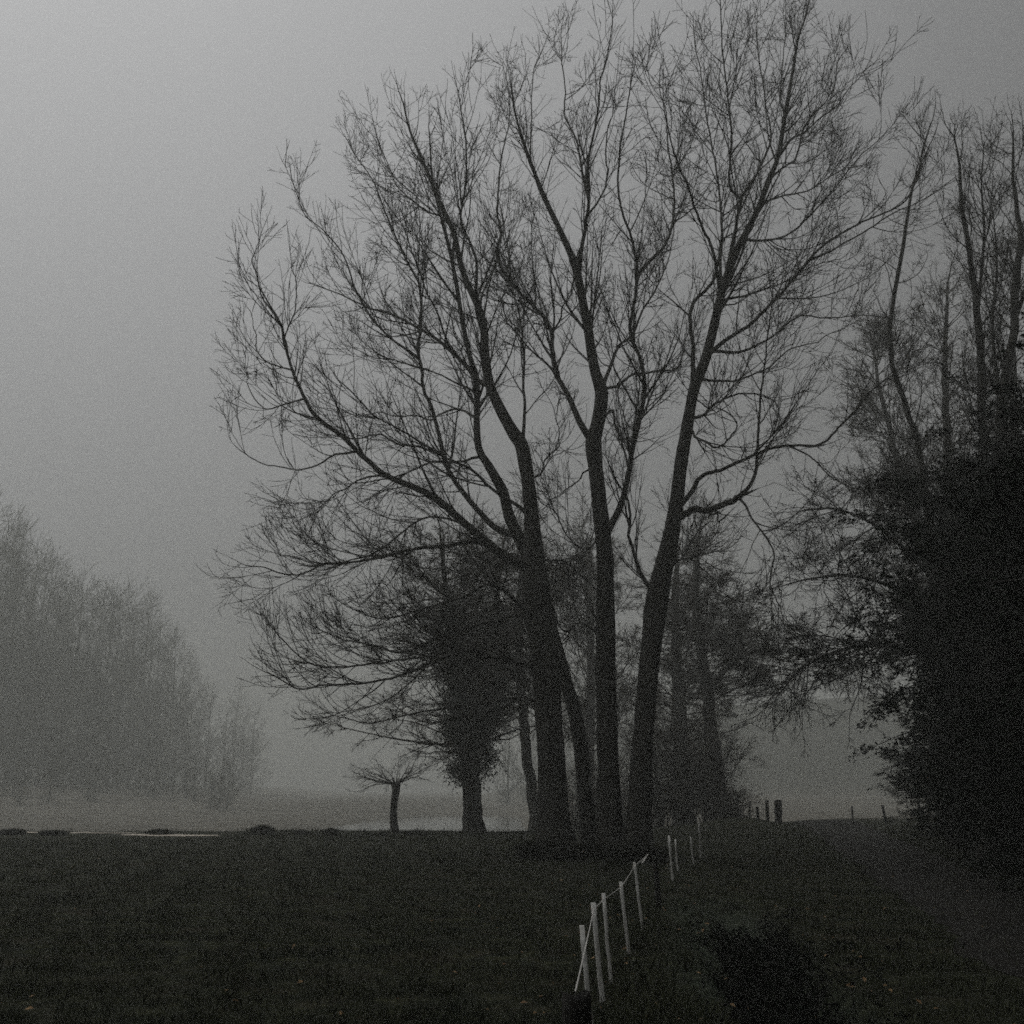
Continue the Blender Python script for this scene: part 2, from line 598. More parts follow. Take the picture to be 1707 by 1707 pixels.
CL = 'bare trees of the clump'
T1 = bare_tree('thick bare tree with a heavy limb sweeping far left, leftmost of the clump', 'tree', CL, 29,
    [(926, 1420, 50), (924, 1350, 44), (915, 1200, 43), (908, 1080, 48), (896, 1000, 44), (889, 920, 32), (886, 850, 25), (872, 750, 23), (855, 720, 22), (835, 683, 18), (816, 640, 17), (808, 588, 16), (804, 530, 13), (771, 451, 11), (757, 390, 9), (734, 339, 8), (706, 271, 6), (684, 220, 4), (672, 170, 3)],
    [(0, [(872, 950), (845, 930), (812, 908), (767, 873), (724, 837), (679, 813), (640, 792), (605, 757), (570, 725), (528, 693), (510, 665), (489, 619), (478, 581), (468, 540), (448, 506), (432, 478)], 21, 2.5, -2),
     (1, [(510, 665), (470, 676), (438, 682), (420, 655), (412, 620)], 4, 1.5, 2),
     (1, [(489, 619), (450, 607), (428, 568), (418, 520)], 4.0, 1.5, 2),
     (1, [(470, 545), (442, 500), (425, 450), (428, 410)], 4, 1.5, -2),
     (1, [(478, 581), (481, 550), (485, 526), (490, 485), (486, 440)], 4, 1.5, -1),
     (1, [(812, 908), (777, 903), (724, 908), (668, 922), (619, 932), (566, 939), (535, 943), (503, 960), (471, 957), (443, 946), (412, 943)], 10, 2, 2),
     (1, [(800, 900), (750, 868), (690, 870), (655, 895), (610, 925), (560, 945)], 6, 2, -3),
     (1, [(594, 750), (549, 764), (517, 778), (482, 781), (440, 778), (402, 752)], 5, 1.5, -2.5),
     (1, [(640, 792), (584, 804), (559, 816), (545, 837), (510, 832)], 5, 1.5, 2),
     (0, [(816, 645), (795, 636), (767, 605), (731, 577), (696, 553), (652, 523), (618, 509), (570, 492), (516, 472)], 11, 2, 4),
     (0, [(886, 860), (850, 830), (819, 809), (784, 781), (746, 764), (710, 743), (679, 725), (640, 693), (601, 665), (572, 640)], 8, 2, -5),
     (0, [(872, 745), (873, 697), (868, 645), (872, 590), (866, 530), (850, 470), (845, 400), (830, 330)], 7, 2, 5),
     (0, [(805, 560), (790, 500), (792, 440), (775, 370), (778, 300), (770, 220), (765, 160)], 8, 2, -4),
     (0, [(757, 390), (740, 360), (700, 345), (660, 300), (636, 250), (622, 205)], 5, 1.5, 3),
     (0, [(896, 1040), (851, 997), (811, 980), (777, 987), (740, 997), (700, 1012), (640, 1030), (596, 1018)], 8, 2, -5),
     (0, [(898, 1020), (834, 1022), (787, 1040), (724, 1067), (667, 1090), (610, 1075), (560, 1060), (515, 1040)], 9, 2, 4),
     (0, [(900, 1115), (850, 1104), (784, 1097), (714, 1107), (654, 1127), (600, 1137), (550, 1143), (500, 1150), (455, 1125)], 9, 2, -3),
     (0, [(902, 1080), (840, 1075), (770, 1085), (690, 1095), (620, 1110), (560, 1112), (505, 1098), (465, 1060)], 7, 2, -1),
     (0, [(905, 1165), (854, 1170), (800, 1180), (730, 1178), (670, 1190), (620, 1204), (570, 1196)], 7, 2, 2),
     (0, [(890, 900), (915, 935), (940, 935), (965, 955), (995, 985)], 6, 2.5, 2),
     (0, [(880, 800), (905, 780), (930, 740), (925, 690)], 4, 1.5, -3),
     ], seed=11)
T1B = bare_tree('slimmer bare trunk leaning left between the two thickest trunks of the clump', 'tree', CL, 30.2,
    [(982, 1415, 27), (976, 1340, 24), (966, 1230, 23), (945, 1140, 22), (922, 1060, 22), (899, 980, 22), (876, 918, 21), (851, 868, 18), (838, 820, 15), (819, 783, 13), (799, 750, 12), (795, 711, 11), (795, 669, 10), (794, 630, 10), (782, 590, 9), (770, 530, 8), (760, 470, 7), (748, 410, 6), (732, 350, 4.5), (720, 290, 3.5), (716, 220, 2.5)],
    [(0, [(865, 895), (826, 880), (788, 844), (756, 809), (738, 774), (728, 728), (717, 683), (703, 651), (700, 616), (694, 585), (699, 540), (696, 480), (676, 440), (659, 400), (645, 360), (628, 310), (590, 255), (580, 235)], 12, 2, 3),
     (1, [(731, 757), (696, 743), (661, 739), (623, 732), (575, 733), (530, 720)], 6, 1.5, -2),
     (0, [(799, 765), (760, 768), (717, 771), (682, 788), (640, 802), (590, 805)], 6, 2, -4),
     (0, [(797, 700), (760, 680), (717, 702), (690, 690), (650, 692), (600, 690)], 6, 1.5, 5),
     (0, [(797, 620), (765, 600), (740, 560), (725, 500), (690, 430), (665, 375), (640, 330)], 6, 1.5, -5),
     (0, [(795, 660), (770, 640), (725, 620), (680, 610), (630, 595), (590, 580)], 5, 1.5, 2),
     (1, [(700, 600), (660, 570), (610, 520), (575, 440), (540, 390), (510, 360), (497, 330)], 6, 1.5, -3),
     ], seed=12)
T2 = bare_tree('straight bare tree forking high in the middle of the clump, with a swollen knob', 'tree', CL, 28.6,
    [(1016, 1420, 34), (1014, 1330, 31), (1011, 1200, 29), (1008, 1080, 28), (1008, 950, 26), (1002, 870, 24), (992, 781, 22), (988, 735, 24), (996, 705, 20), (1002, 655, 21), (991, 616, 16), (982, 563, 15), (972, 508, 14), (962, 457, 14), (948, 415, 11), (928, 373, 9), (905, 325, 8), (890, 285, 6), (872, 235, 5), (858, 186, 3.5), (852, 140, 2.5)],
    [(0, [(984, 735), (966, 704), (952, 662), (938, 623), (927, 588), (921, 553), (903, 525), (882, 503), (856, 472), (829, 427), (832, 383), (825, 356), (829, 302), (836, 254), (846, 210), (850, 160)], 13, 2, 4),
     (0, [(962, 462), (972, 420), (976, 387), (976, 334), (974, 274), (990, 215), (1002, 165), (1010, 100), (1018, 58)], 10, 2, -4),
     (2, [(976, 330), (965, 260), (953, 211), (943, 158), (939, 105), (935, 60)], 6, 2, 3),
     (0, [(1005, 650), (1019, 598), (1030, 572), (1052, 555), (1075, 520), (1093, 490), (1111, 440), (1124, 385)], 8, 2, 4),
     (0, [(1006, 655), (1030, 638), (1060, 622), (1096, 614), (1128, 612), (1140, 585)], 7, 3, 3),
     (0, [(1014, 905), (1033, 844), (1043, 799), (1050, 746), (1061, 693), (1067, 647), (1061, 598), (1049, 568), (1044, 545), (1050, 505), (1055, 470), (1055, 436), (1045, 395), (1032, 360), (1025, 310), (1030, 250), (1042, 190), (1055, 120)], 13, 2, -4),
     (6, [(1055, 460), (1069, 450), (1097, 415), (1118, 375), (1124, 330), (1119, 270), (1112, 220), (1102, 160), (1100, 130)], 8, 2, 3),
     (0, [(1000, 870), (975, 915), (950, 900), (930, 860), (905, 840)], 4, 1.5, -3),
     (0, [(1008, 700), (1022, 690), (1030, 725), (1045, 730)], 6, 3, -1.5),
     (0, [(990, 770), (965, 800), (940, 815), (905, 850)], 4, 1.5, 3),
     (1, [(938, 623), (912, 605), (885, 585), (858, 560), (835, 520), (822, 470)], 5, 1.5, -3),
     (1, [(924, 570), (938, 525), (950, 488), (962, 450)], 5, 2, 1),
     (0, [(1005, 1060), (975, 1035), (945, 1045), (925, 1020)], 5, 2, -3),
     (0, [(1010, 1085), (985, 1020), (955, 985), (935, 960)], 4, 1.5, 4),
     (2, [(976, 360), (1000, 330), (1020, 280), (1012, 210), (1025, 150)], 5, 1.5, -2),
     (0, [(905, 325), (890, 260), (885, 200), (890, 130), (905, 80)], 5, 1.5, 3),
     ], seed=13)
T3 = bare_tree('bare tree leaning right with a broken low limb, rightmost of the clump', 'tree', CL, 28.2,
    [(1064, 1420, 38), (1067, 1330, 34), (1072, 1240, 30), (1079, 1150, 30), (1088, 1060, 31), (1100, 975, 31), (1117, 904, 27), (1128, 834, 23), (1136, 771, 21), (1146, 711, 20), (1157, 651, 19), (1173, 609, 18), (1184, 570, 17), (1196, 520, 15), (1207, 474, 14), (1230, 415, 13), (1243, 390, 12), (1266, 344, 10), (1283, 299, 9), (1297, 262, 8), (1308, 197, 7), (1323, 110, 5), (1331, 63, 4), (1343, 28, 3), (1350, -5, 2.5)],
    [(0, [(1095, 1000), (1070, 948), (1063, 905), (1057, 873), (1046, 834), (1030, 810), (1018, 780)], 10, 3, -2),
     (0, [(1205, 480), (1199, 440), (1201, 380), (1200, 316), (1188, 246), (1174, 176), (1160, 100), (1158, 50)], 7, 2, 4),
     (0, [(1206, 478), (1216, 430), (1230, 360), (1237, 330), (1218, 308), (1219, 255), (1220, 211), (1211, 120), (1203, 35), (1200, -10)], 8, 2, -3),
     (3, [(1237, 330), (1251, 306), (1268, 285), (1285, 230), (1275, 150), (1262, 80), (1262, 30)], 6, 2, 2),
     (0, [(1202, 490), (1185, 425), (1167, 383), (1146, 316), (1125, 274), (1112, 215), (1105, 165)], 8, 2, -5),
     (0, [(1155, 660), (1150, 598), (1155, 545), (1160, 506), (1190, 473), (1196, 440)], 11, 6, 1),
     (0, [(1180, 592), (1219, 563), (1247, 542), (1282, 507), (1305, 484), (1350, 439), (1392, 397), (1448, 358), (1497, 335), (1528, 295), (1550, 240)], 9, 2, -4),
     (7, [(1350, 439), (1400, 408), (1448, 385), (1500, 352), (1558, 322), (1595, 294)], 5, 1.5, 1),
     (0, [(1180, 590), (1237, 587), (1282, 563), (1331, 532), (1377, 534), (1447, 524), (1500, 535)], 7, 1.5, 3),
     (0, [(1205, 505), (1216, 499), (1259, 489), (1304, 471), (1350, 445), (1400, 432)], 6, 2, 4),
     (0, [(1243, 405), (1275, 402), (1308, 394), (1350, 355), (1399, 306), (1448, 257), (1480, 217)], 6, 1.5, -3),
     (0, [(1270, 340), (1300, 322), (1343, 316), (1406, 288), (1446, 272)], 5, 1.5, 3),
     (0, [(1125, 862), (1142, 855), (1175, 848), (1201, 836), (1235, 826)], 15, 10, -2),
     (13, [(1230, 828), (1254, 799), (1261, 746), (1268, 693), (1272, 651), (1279, 590), (1285, 520)], 8, 2, -1.5),
     (13, [(1230, 828), (1247, 848), (1268, 880), (1289, 920), (1288, 964), (1297, 1013), (1319, 1048)], 5, 1.5, -2.5),
     (13, [(1180, 846), (1195, 856), (1207, 863)], 5, 2.5, -.6),
     (0, [(1128, 850), (1148, 820), (1163, 792), (1201, 781), (1254, 760), (1279, 750), (1317, 743), (1363, 739), (1395, 707), (1447, 655), (1490, 625)], 10, 2, -5),
     (17, [(1317, 743), (1353, 764), (1377, 781), (1420, 815)], 4, 1.5, -1),
     (0, [(1150, 700), (1166, 693), (1187, 672), (1219, 658), (1265, 655), (1295, 670), (1300, 700)], 7, 2, 4),
     (0, [(1146, 705), (1175, 745), (1205, 742), (1225, 715), (1215, 690), (1195, 680)], 6, 2, -4),
     (0, [(1165, 632), (1187, 634), (1229, 632), (1272, 609), (1342, 574), (1400, 550)], 6, 1.5, -2),
     (0, [(1108, 935), (1140, 920), (1158, 880), (1155, 845)], 4, 2, 3),
     (0, [(1105, 955), (1150, 930), (1190, 975), (1230, 1000), (1262, 1015)], 4, 1.2, -3),
     (0, [(1283, 299), (1320, 260), (1345, 200), (1385, 150), (1400, 90)], 5, 1.5, 2),
     (0, [(1297, 262), (1340, 220), (1395, 175), (1440, 120)], 5, 1.5, -3),
     (0, [(1308, 197), (1300, 130), (1310, 60), (1305, 20)], 4, 1.5, 3),
     ], seed=14)


# ------------------------------------------------------------------ grown trees for the middle distance
def grown_tree(name, label, cat, group, Y, trunk, height_px, spread, twig=BROWN, bark=BARK, seed=1, n1=26, t0=.35,
               ang=(35, 75), trop=.06, dens=(1.6, 4.0, 4.5), ln=(1.0, .45), tips=.006, flat=1.0, limbs=()):
    """trunk traced in pixels at distance Y; boughs of length 'spread' metres, side branches and twigs grow by themselves"""
    global rng
    rng = np.random.default_rng(seed)
    tr = catmull(trunk, 6)
    Pt = np.array([at(q[0], q[1], Y) for q in tr])
    Rt = tr[:, 2] * Y / F * 1.04 / 2
    base = Pt[0].copy()
    base[2] = float(ground_z(base[0], base[1])) - .1
    Pt[0, 2] = base[2]
    h = Pt[:, 2] - base[2]
    Rt = Rt * (1 + .4 * np.exp(-h / .5))
    root = thing(name, label, cat, tuple(base), group)
    q = resample(np.column_stack([Pt, Rt]), 40)
    q[1:-1, :2] += .03 * rng.normal(size=(38, 2))
    LP, LR = q[None, :, :3], q[None, :, 3]
    H = np.linalg.norm(np.diff(q[:, :3], axis=0), axis=1).sum()
    trunk_parts = [tubes((q[:, :3] - base)[None], q[None, :, 3], 10)]
    for (pts, w0, w1, dz) in limbs:
        P3 = catmull(np.array([at(x, y, Y + dz * u) for (x, y), u in zip(pts, np.linspace(0, 1, len(pts)))]), 6)
        r = np.linspace(w0, w1, 40) * Y / F / 2
        P3 = resample(P3, 40)
        trunk_parts.append(tubes((P3 - base)[None], r[None], 8))
        LP = np.concatenate([LP, P3[None]])
        LR = np.concatenate([LR, r[None]])
    obj('trunk', mesh_from('trunk', *join(trunk_parts)), bark, root)
    b1, c1 = spawn(LP, LR, n1 / H, t0, ang, lambda t, l, r: spread * (1.1 - .75 * t), 12, trop, .10, .5, .012, leader=True, flat=flat)
    b2, c2 = spawn(b1, c1, dens[0], .12, (25, 65), lambda t, l, r: ln[0] * (.6 + .9 * (1 - t)), 8, trop * .8, .10, .6, tips * 1.2, leader=True, flat=flat)
    b3, c3 = spawn(b2, c2, dens[1], .1, (25, 65), lambda t, l, r: ln[1] * (.6 + .8 * (1 - t)), 5, trop * .6, .09, .7, tips, leader=True, flat=flat)
    b4, c4 = spawn(b3, c3, dens[2], .1, (25, 65), lambda t, l, r: ln[1] * .55 + 0 * t, 3, 0, .09, .8, tips * .85, flat=flat)
    sets = [(b1, c1, 5), (b2, c2, 4), (b3, c3, 3), (b4, c4, 3)]
    obj('crown', mesh_from('crown', *join([tubes(p - base, r, s) for p, r, s in sets])), twig, root)
    return root, base, (b1, b2, b3), LP, q


def ivy(root, base, axes, n, z_lo, z_hi, r_lo, r_hi, size=.12, seed=2, leaf=IVY, clump=260):
    """ivy leaves in clumps round the stems; axes: polylines in world space"""
    global rng
    rng = np.random.default_rng(seed)
    Cs = []
    for ax in axes:
        m = (ax[:, 2] > z_lo) & (ax[:, 2] < z_hi)
        a = ax[m]
        if len(a) < 2:
            continue
        a = resample(a, 60)
        j = rng.integers(0, 60, clump)
        u = j / 59
        lump = 1 + .28 * np.sin(u * 17 + rng.uniform(0, 6)) + .22 * np.sin(u * 31 + rng.uniform(0, 6))
        rad = (r_lo + (r_hi - r_lo) * u) * lump * np.sqrt(rng.uniform(.02, 1, clump)) * (1 - .6 * np.clip(.10 - u, 0, .10) / .10)
        an = rng.uniform(0, 6.283, clump)
        cc = a[j] + np.stack([np.cos(an) * rad, np.sin(an) * rad, rng.normal(0, .2, clump)], 1)
        k = rng.integers(0, clump, n // len(axes))
        Cs.append(cc[k] + rng.normal(size=(len(k), 3)) * np.array([.30, .30, .26]))
    Cs = np.concatenate(Cs)
    obj('ivy', mesh_from('ivy', *leaf_quads(Cs - base, size), smooth_sh=False), leaf, root)


iv = grown_tree('ivy_tree', 'dark ivy clad tree behind the clump, beside the little pollard', 'tree', None, 46,
    [(790, 1396, 30), (788, 1340, 28), (783, 1280, 30), (772, 1200, 28), (758, 1120, 22), (748, 1040, 15), (742, 970, 9), (735, 905, 5)], 0, 6.0,
    seed=21, n1=115, t0=.28, ang=(50, 95), trop=.025, dens=(2.6, 5, 5.5), ln=(1.3, .55), tips=.0095, flat=.6,
    limbs=[([(784, 1240), (805, 1180), (822, 1100), (826, 1030), (832, 960), (840, 900)], 20, 5, 1.5)])
ivy(iv[0], iv[1], [iv[3][0], iv[3][1]], 48000, 2.0, 9.8, 1.15, .34, seed=5, size=.062, clump=150)

rng = np.random.default_rng(3)
# the little pollard: a thick short bole with a fist of long shoots
pb = at(659, 1392, 45)
pb[2] = float(ground_z(pb[0], pb[1])) - .05
pol = thing('pollard_willow', 'little pollard with a short bole and a flat spray of shoots by the pond', 'tree', tuple(pb))
bole = np.array([[*(at(659, 1392, 45) - pb), .20], [*(at(656, 1365, 45) - pb), .16], [*(at(657, 1340, 45) - pb), .15], [*(at(660, 1318, 45) - pb), .17], [*(at(660, 1308, 45) - pb), .21], [*(at(660, 1303, 45) - pb), .12]])
bole[0, 2] = -.05
obj('trunk', mesh_from('trunk', *tubes(catmull(bole[:, :3], 4)[None], np.interp(np.linspace(0, 5, 21), range(6), bole[:, 3])[None], 10)), BARK, pol)
head = bole[4, :3]
n = 17
az = rng.uniform(0, 6.283, n)
d = nrm(np.stack([np.cos(az) * 1.2 - .15, np.sin(az), rng.uniform(.15, .75, n)], 1))
sh = np.empty((n, 10, 3))
sh[:, 0] = head + d * .1
for j in range(1, 10):
    sh[:, j] = sh[:, j - 1] + d * (rng.uniform(.14, .2, n) * 1.1)[:, None]
    d = nrm(d + rng.normal(0, .10, (n, 3)) + np.array([-.03, 0, -.015]))
shr = np.linspace(.03, .008, 10)[None] * rng.uniform(.7, 1.2, (n, 1))
a2, r2 = spawn(sh, shr, 3.4, .15, (20, 60), lambda t, l, r: .5 + .4 * (1 - t), 6, .03, .13, .6, .006, leader=True)
a3, r3 = spawn(a2, r2, 6, .1, (20, 60), lambda t, l, r: .25 + 0 * t, 4, .03, .13, .7, .006)
obj('crown', mesh_from('crown', *join([tubes(sh, shr, 5), tubes(a2, r2, 4), tubes(a3, r3, 3)])), TWIG, pol)

grown_tree('leaning_tree', 'slim tree leaning left in the mist just left of the clump', 'tree', None, 54,
    [(895, 1380, 20), (886, 1320, 17), (876, 1240, 16), (868, 1140, 14), (862, 1040, 10), (868, 960, 6), (872, 900, 4)], 0, 5.5,
    seed=22, n1=60, t0=.3, dens=(2.4, 4.8, 5.0), tips=.0095, ang=(45, 85))
grown_tree('misty_tree', 'pale misty tree standing behind the trunks of the clump', 'tree', None, 72,
    [(985, 1385, 18), (982, 1250, 16), (985, 1100, 13), (982, 980, 8), (985, 900, 4)], 0, 8.0,
    seed=23, n1=130, t0=.25, dens=(2.2, 4.2, 5.0), tips=.013, ln=(1.4, .6), ang=(40, 85))
bt = grown_tree('hedge_tree', 'broad dark tree on the bank with a trunk leaning left, beside the old fence posts', 'tree', None, 56,
    [(1203, 1362, 30), (1196, 1300, 25), (1186, 1220, 22), (1176, 1130, 19), (1165, 1050, 15), (1160, 970, 10), (1165, 895, 5)], 0, 5.2,
    seed=24, n1=130, t0=.40, ang=(60, 95), trop=.02, dens=(2.6, 5, 5.5), ln=(1.3, .55), tips=.0105, flat=.5,
    limbs=[([(1180, 1160), (1215, 1110), (1260, 1085), (1300, 1100)], 10, 4, -3)])
b2t = grown_tree('hedge_tree', 'hazy spreading tree behind the right hand trunk of the clump', 'tree', None, 64,
    [(1140, 1372, 34), (1138, 1300, 28), (1134, 1200, 24), (1128, 1100, 19), (1126, 1000, 12), (1130, 920, 6)], 0, 6.0,
    seed=25, n1=105, t0=.2, ang=(50, 95), trop=.02, dens=(2.5, 5, 5.5), tips=.011, flat=.6)

SHG = 'bare shrubs of the hedge behind the clump'


def shrub(px, py, Y, hgt, rad, label, seed):
    global rng
    rng = np.random.default_rng(seed)
    p = at(px, py, Y)
    p[2] = float(ground_z(p[0], p[1])) - .05
    root = thing('hedge_shrub', label, 'shrub', tuple(p), SHG)
    n = 26
    az = rng.uniform(0, 6.283, n)
    sp = rng.uniform(.15, 1, n)
    d = nrm(np.stack([np.cos(az) * sp * rad / hgt * 1.1, np.sin(az) * sp * rad / hgt * 1.1, np.ones(n)], 1))
    P = np.empty((n, 12, 3))
    P[:, 0] = rng.normal(0, .25, (n, 3)) * np.array([1, 1, 0])
    ln = hgt * rng.uniform(.6, 1.05, n)
    for j in range(1, 12):
        P[:, j] = P[:, j - 1] + d * (ln / 11)[:, None]
        d = nrm(d + rng.normal(0, .09, (n, 3)))
    R = np.repeat(np.linspace(.035, .008, 12)[None], n, 0)
    a1, b1 = spawn(P, R, 3.2, .05, (30, 85), lambda t, l, r: .7 + .6 * (1 - t), 7, .01, .1, .6, .008, leader=True)
    a2, b2 = spawn(a1, b1, 5, .05, (25, 70), lambda t, l, r: .35 + .3 * (1 - t), 5, 0, .1, .7, .008)
    a3, b3 = spawn(a2, b2, 5, .05, (25, 70), lambda t, l, r: .22 + 0 * t, 3, 0, .1, .8, .007)
    obj('stems', mesh_from('stems', *tubes(P, R, 6)), BARK, root)
    obj('crown', mesh_from('crown', *join([tubes(a1, b1, 4), tubes(a2, b2, 3), tubes(a3, b3, 3)])), BROWN, root)


shrub(1098, 1380, 52, 5.6, 2.4, 'tall dark shrub just right of the rightmost trunk of the clump', 71)
shrub(1140, 1376, 54, 6.6, 2.6, 'tallest dark shrub of the hedge, behind the far white stakes', 72)
shrub(1180, 1370, 53, 5.2, 2.0, 'dark shrub against the leaning trunk of the hedge tree', 73)
shrub(1032, 1384, 60, 5.0, 2.6, 'hazy shrub seen between the two right hand trunks of the clump', 74)
shrub(960, 1386, 62, 4.6, 2.4, 'hazy shrub seen between the left hand trunks of the clump', 75)
shrub(1222, 1364, 51, 1.3, 1.0, 'low scrub on the bank beside the old fence posts', 76)

# tall bare trees at the right, rising out of the dark row
RG = None
grown_tree('tall_bare_tree', 'thin bare tree with a curving stem, leftmost of those above the dark row', 'tree', RG, 33,
    [(1590, 1420, 18), (1570, 1150, 15), (1550, 880, 12), (1522, 712, 10), (1496, 642, 9), (1483, 567, 8), (1492, 493, 7.5), (1505, 414, 7), (1516, 335, 5.5), (1535, 265, 4), (1552, 205, 2.5)], 0, 2.6,
    seed=31, n1=60, t0=.45, ang=(30, 65), trop=.10, dens=(2.3, 5, 5.0), ln=(1.0, .46), tips=.0055, twig=TWIG)
grown_tree('tall_bare_tree', 'tall bare tree forking at the top, middle one above the dark row', 'tree', RG, 29,
    [(1652, 1440, 26), (1648, 1100, 22), (1640, 760, 16), (1633, 567, 13), (1624, 480, 11), (1615, 414, 9), (1602, 335, 7), (1600, 282, 5), (1590, 225, 2.5)], 0, 2.7,
    seed=32, n1=70, t0=.40, ang=(25, 60), trop=.12, dens=(2.4, 5, 5.0), ln=(.9, .4), tips=.005, twig=TWIG,
    limbs=[([(1630, 520), (1637, 440), (1641, 380), (1636, 310), (1640, 250)], 7, 2, -1)])
grown_tree('tall_bare_tree', 'tall bare tree at the right border of the photo above the dark row', 'tree', RG, 26,
    [(1650, 1450, 30), (1660, 1000, 24), (1668, 750, 20), (1677, 633, 16), (1689, 545, 14), (1697, 458, 12), (1698, 380, 9), (1690, 300, 6), (1689, 220, 3)], 0, 2.6,
    seed=33, n1=70, t0=.40, ang=(22, 60), trop=.12, dens=(2.4, 5, 5.0), ln=(.85, .38), tips=.005, twig=TWIG,
    limbs=[([(1690, 540), (1720, 440), (1722, 330), (1715, 250)], 9, 3, 1), ([(1672, 690), (1655, 560), (1662, 440), (1655, 350)], 8, 2, -1)])
grown_tree('misty_tree', 'tall misty tree leaning left out of the dark row, right of the clump', 'tree', None, 55,
    [(1640, 1385, 26), (1600, 1150, 22), (1550, 950, 16), (1500, 780, 11), (1470, 660, 7), (1455, 575, 4)], 0, 7.0,
    seed=34, n1=120, t0=.25, ang=(35, 80), trop=.06, dens=(2.5, 4.8, 5.0), ln=(1.4, .6), tips=.012)
grown_tree('misty_tree', 'misty tree with a dense crown behind the top of the dark row', 'tree', None, 46,
    [(1590, 1390, 26), (1585, 1100, 22), (1580, 800, 15), (1575, 600, 9), (1580, 470, 4)], 0, 5.0,
    seed=35, n1=120, t0=.22, ang=(30, 75), trop=.09, dens=(2.5, 5, 5.0), ln=(1.2, .5), tips=.0095)


grown_tree('misty_tree', 'grey misty tree at the right border behind the tall bare trees', 'tree', None, 42,
    [(1700, 1390, 26), (1695, 1100, 22), (1690, 800, 15), (1688, 600, 9), (1690, 440, 4)], 0, 5.0,
    seed=36, n1=120, t0=.25, ang=(30, 75), trop=.09, dens=(2.5, 5, 5.0), ln=(1.2, .5), tips=.0095)

# ------------------------------------------------------------------ the dark evergreen row beside the track
def evergreen(H, Rad, seed, nb=270):
    global rng
    rng = np.random.default_rng(seed)
    root = thing('evergreen_tree', None, 'tree')
    zz = np.linspace(-.1, H * .97, 30)
    ax = np.stack([.12 * np.sin(zz * .5), .1 * np.cos(zz * .4) - .1, zz], 1)
    rr = np.linspace(.26, .03, 30)
    obj('trunk', mesh_from('trunk', *tubes(ax[None], rr[None], 10)), DARKBARK, root)
    prof = lambda t: Rad * np.clip(np.minimum(.50 + 1.3 * t, 1.85 * (1 - t) + .18), .15, 1)
    b1, c1 = spawn(ax[None], rr[None], nb / H, .02, (60, 100), lambda t, l, r: prof(t), 12, -.012, .09, .4, .010)
    b2, c2 = spawn(b1, c1, 3.4, .12, (30, 70), lambda t, l, r: .55 + .7 * (1 - t), 7, -.01, .12, .6, .006, leader=True, flat=.45)
    b3, c3 = spawn(b2, c2, 6.0, .1, (25, 65), lambda t, l, r: .22 + .2 * (1 - t), 4, 0, .14, .7, .005, leader=True, flat=.5)
    Lp = np.concatenate([b3[:, 1:].reshape(-1, 3), b2[:, 2:].reshape(-1, 3)])
    keep = rng.uniform(size=len(Lp)) < .8
    Lp = np.repeat(Lp[keep], 5, 0)
    Lp = Lp + rng.normal(0, .06, Lp.shape)
    cr = obj('crown', mesh_from('crown', *join([tubes(b1, c1, 5), tubes(b2, c2, 3), tubes(b3, c3, 3)])), DARKBARK, root)
    obj('foliage', mesh_from('foliage', *leaf_quads(Lp, .047, .6), smooth_sh=False), EVER, root)
    return root


EVG = 'dark evergreens beside the track'
protos = [evergreen(12.5, 5.8, 41), evergreen(14.5, 6.4, 42), evergreen(11.0, 5.6, 43)]
row = [(11.6, 14.5, 0, 0.3, (.95, .72), 'near black evergreen at the right border, nearest the camera'),
       (14.2, 20.5, 1, 1.9, (.95, .80), 'black evergreen second from the camera in the row beside the track'),
       (17.0, 26.5, 2, 3.4, (1.28, 1.2), 'black evergreen third from the camera in the row beside the track'),
       (19.1, 32.5, 0, 4.6, (1.05, 1.0), 'dark evergreen fourth from the camera in the row beside the track'),
       (22.3, 39.0, 1, 0.9, (.95, .86), 'dark evergreen fifth from the camera, bending its boughs over the track'),
       (25.0, 46.0, 2, 2.4, (1.1, 1.1), 'greyest and farthest evergreen of the row beside the track'),
       (21.0, 24.5, 1, 5.2, (1.0, 1.0), 'dark evergreen standing behind the second and third of the row'),
       (23.0, 33.0, 2, 1.2, (1.25, 1.15), 'dark evergreen standing behind the fourth of the row'),
       (20.2, 29.5, 1, 4.4, (1.0, 1.02), 'tall black evergreen standing behind the third and fourth of the row'),
       (10.6, 7.5, 2, 2.9, (1.0, .9), 'unseen evergreen added beyond the right border to shade the track'),  # unseen tree, added to darken the ground and fog on the right
       (10.2, 0.5, 0, 4.1, (1.0, .9), 'unseen evergreen added level with the camera to shade the track'),  # second unseen tree, added to shade the right side
       (9.4, 14.6, 0, 1.0, (.50, .30), 'low black holly at the right border, nearest the camera'),
       (10.6, 18.5, 1, 2.2, (.50, .28), 'low black holly under the second evergreen of the row'),
       (12.0, 22.5, 2, 0.4, (.56, .36), 'low black holly under the third evergreen, near the lane'),
       (13.8, 27.0, 0, 3.3, (.60, .36), 'low black holly between the third and fourth evergreens'),
       (15.4, 31.5, 1, 5.0, (.58, .34), 'low black holly under the fourth evergreen of the row'),
       (17.0, 36.0, 2, 1.7, (.62, .44), 'low dark holly under the fifth evergreen of the row'),
       (18.6, 40.5, 0, 2.8, (.62, .38), 'farthest low dark holly, at the right edge of the misty gap')]
used = set()
for (x, y, p, rz, sc, lb) in row:
    loc = (x, y, float(ground_z(x, y)))
    if p not in used:
        used.add(p)
        o = protos[p]
        o.location, o.rotation_euler, o.scale = loc, (0, 0, rz), (sc[0], sc[0], sc[1])
        o['label'], o['group'] = lb, EVG
    else:
        c = copy_tree(protos[p], loc, rz, sc, lb)
        if 'holly' in lb:
            c.name, c['category'], c['group'] = 'holly_bush', 'bush', 'low hollies under the evergreen row'

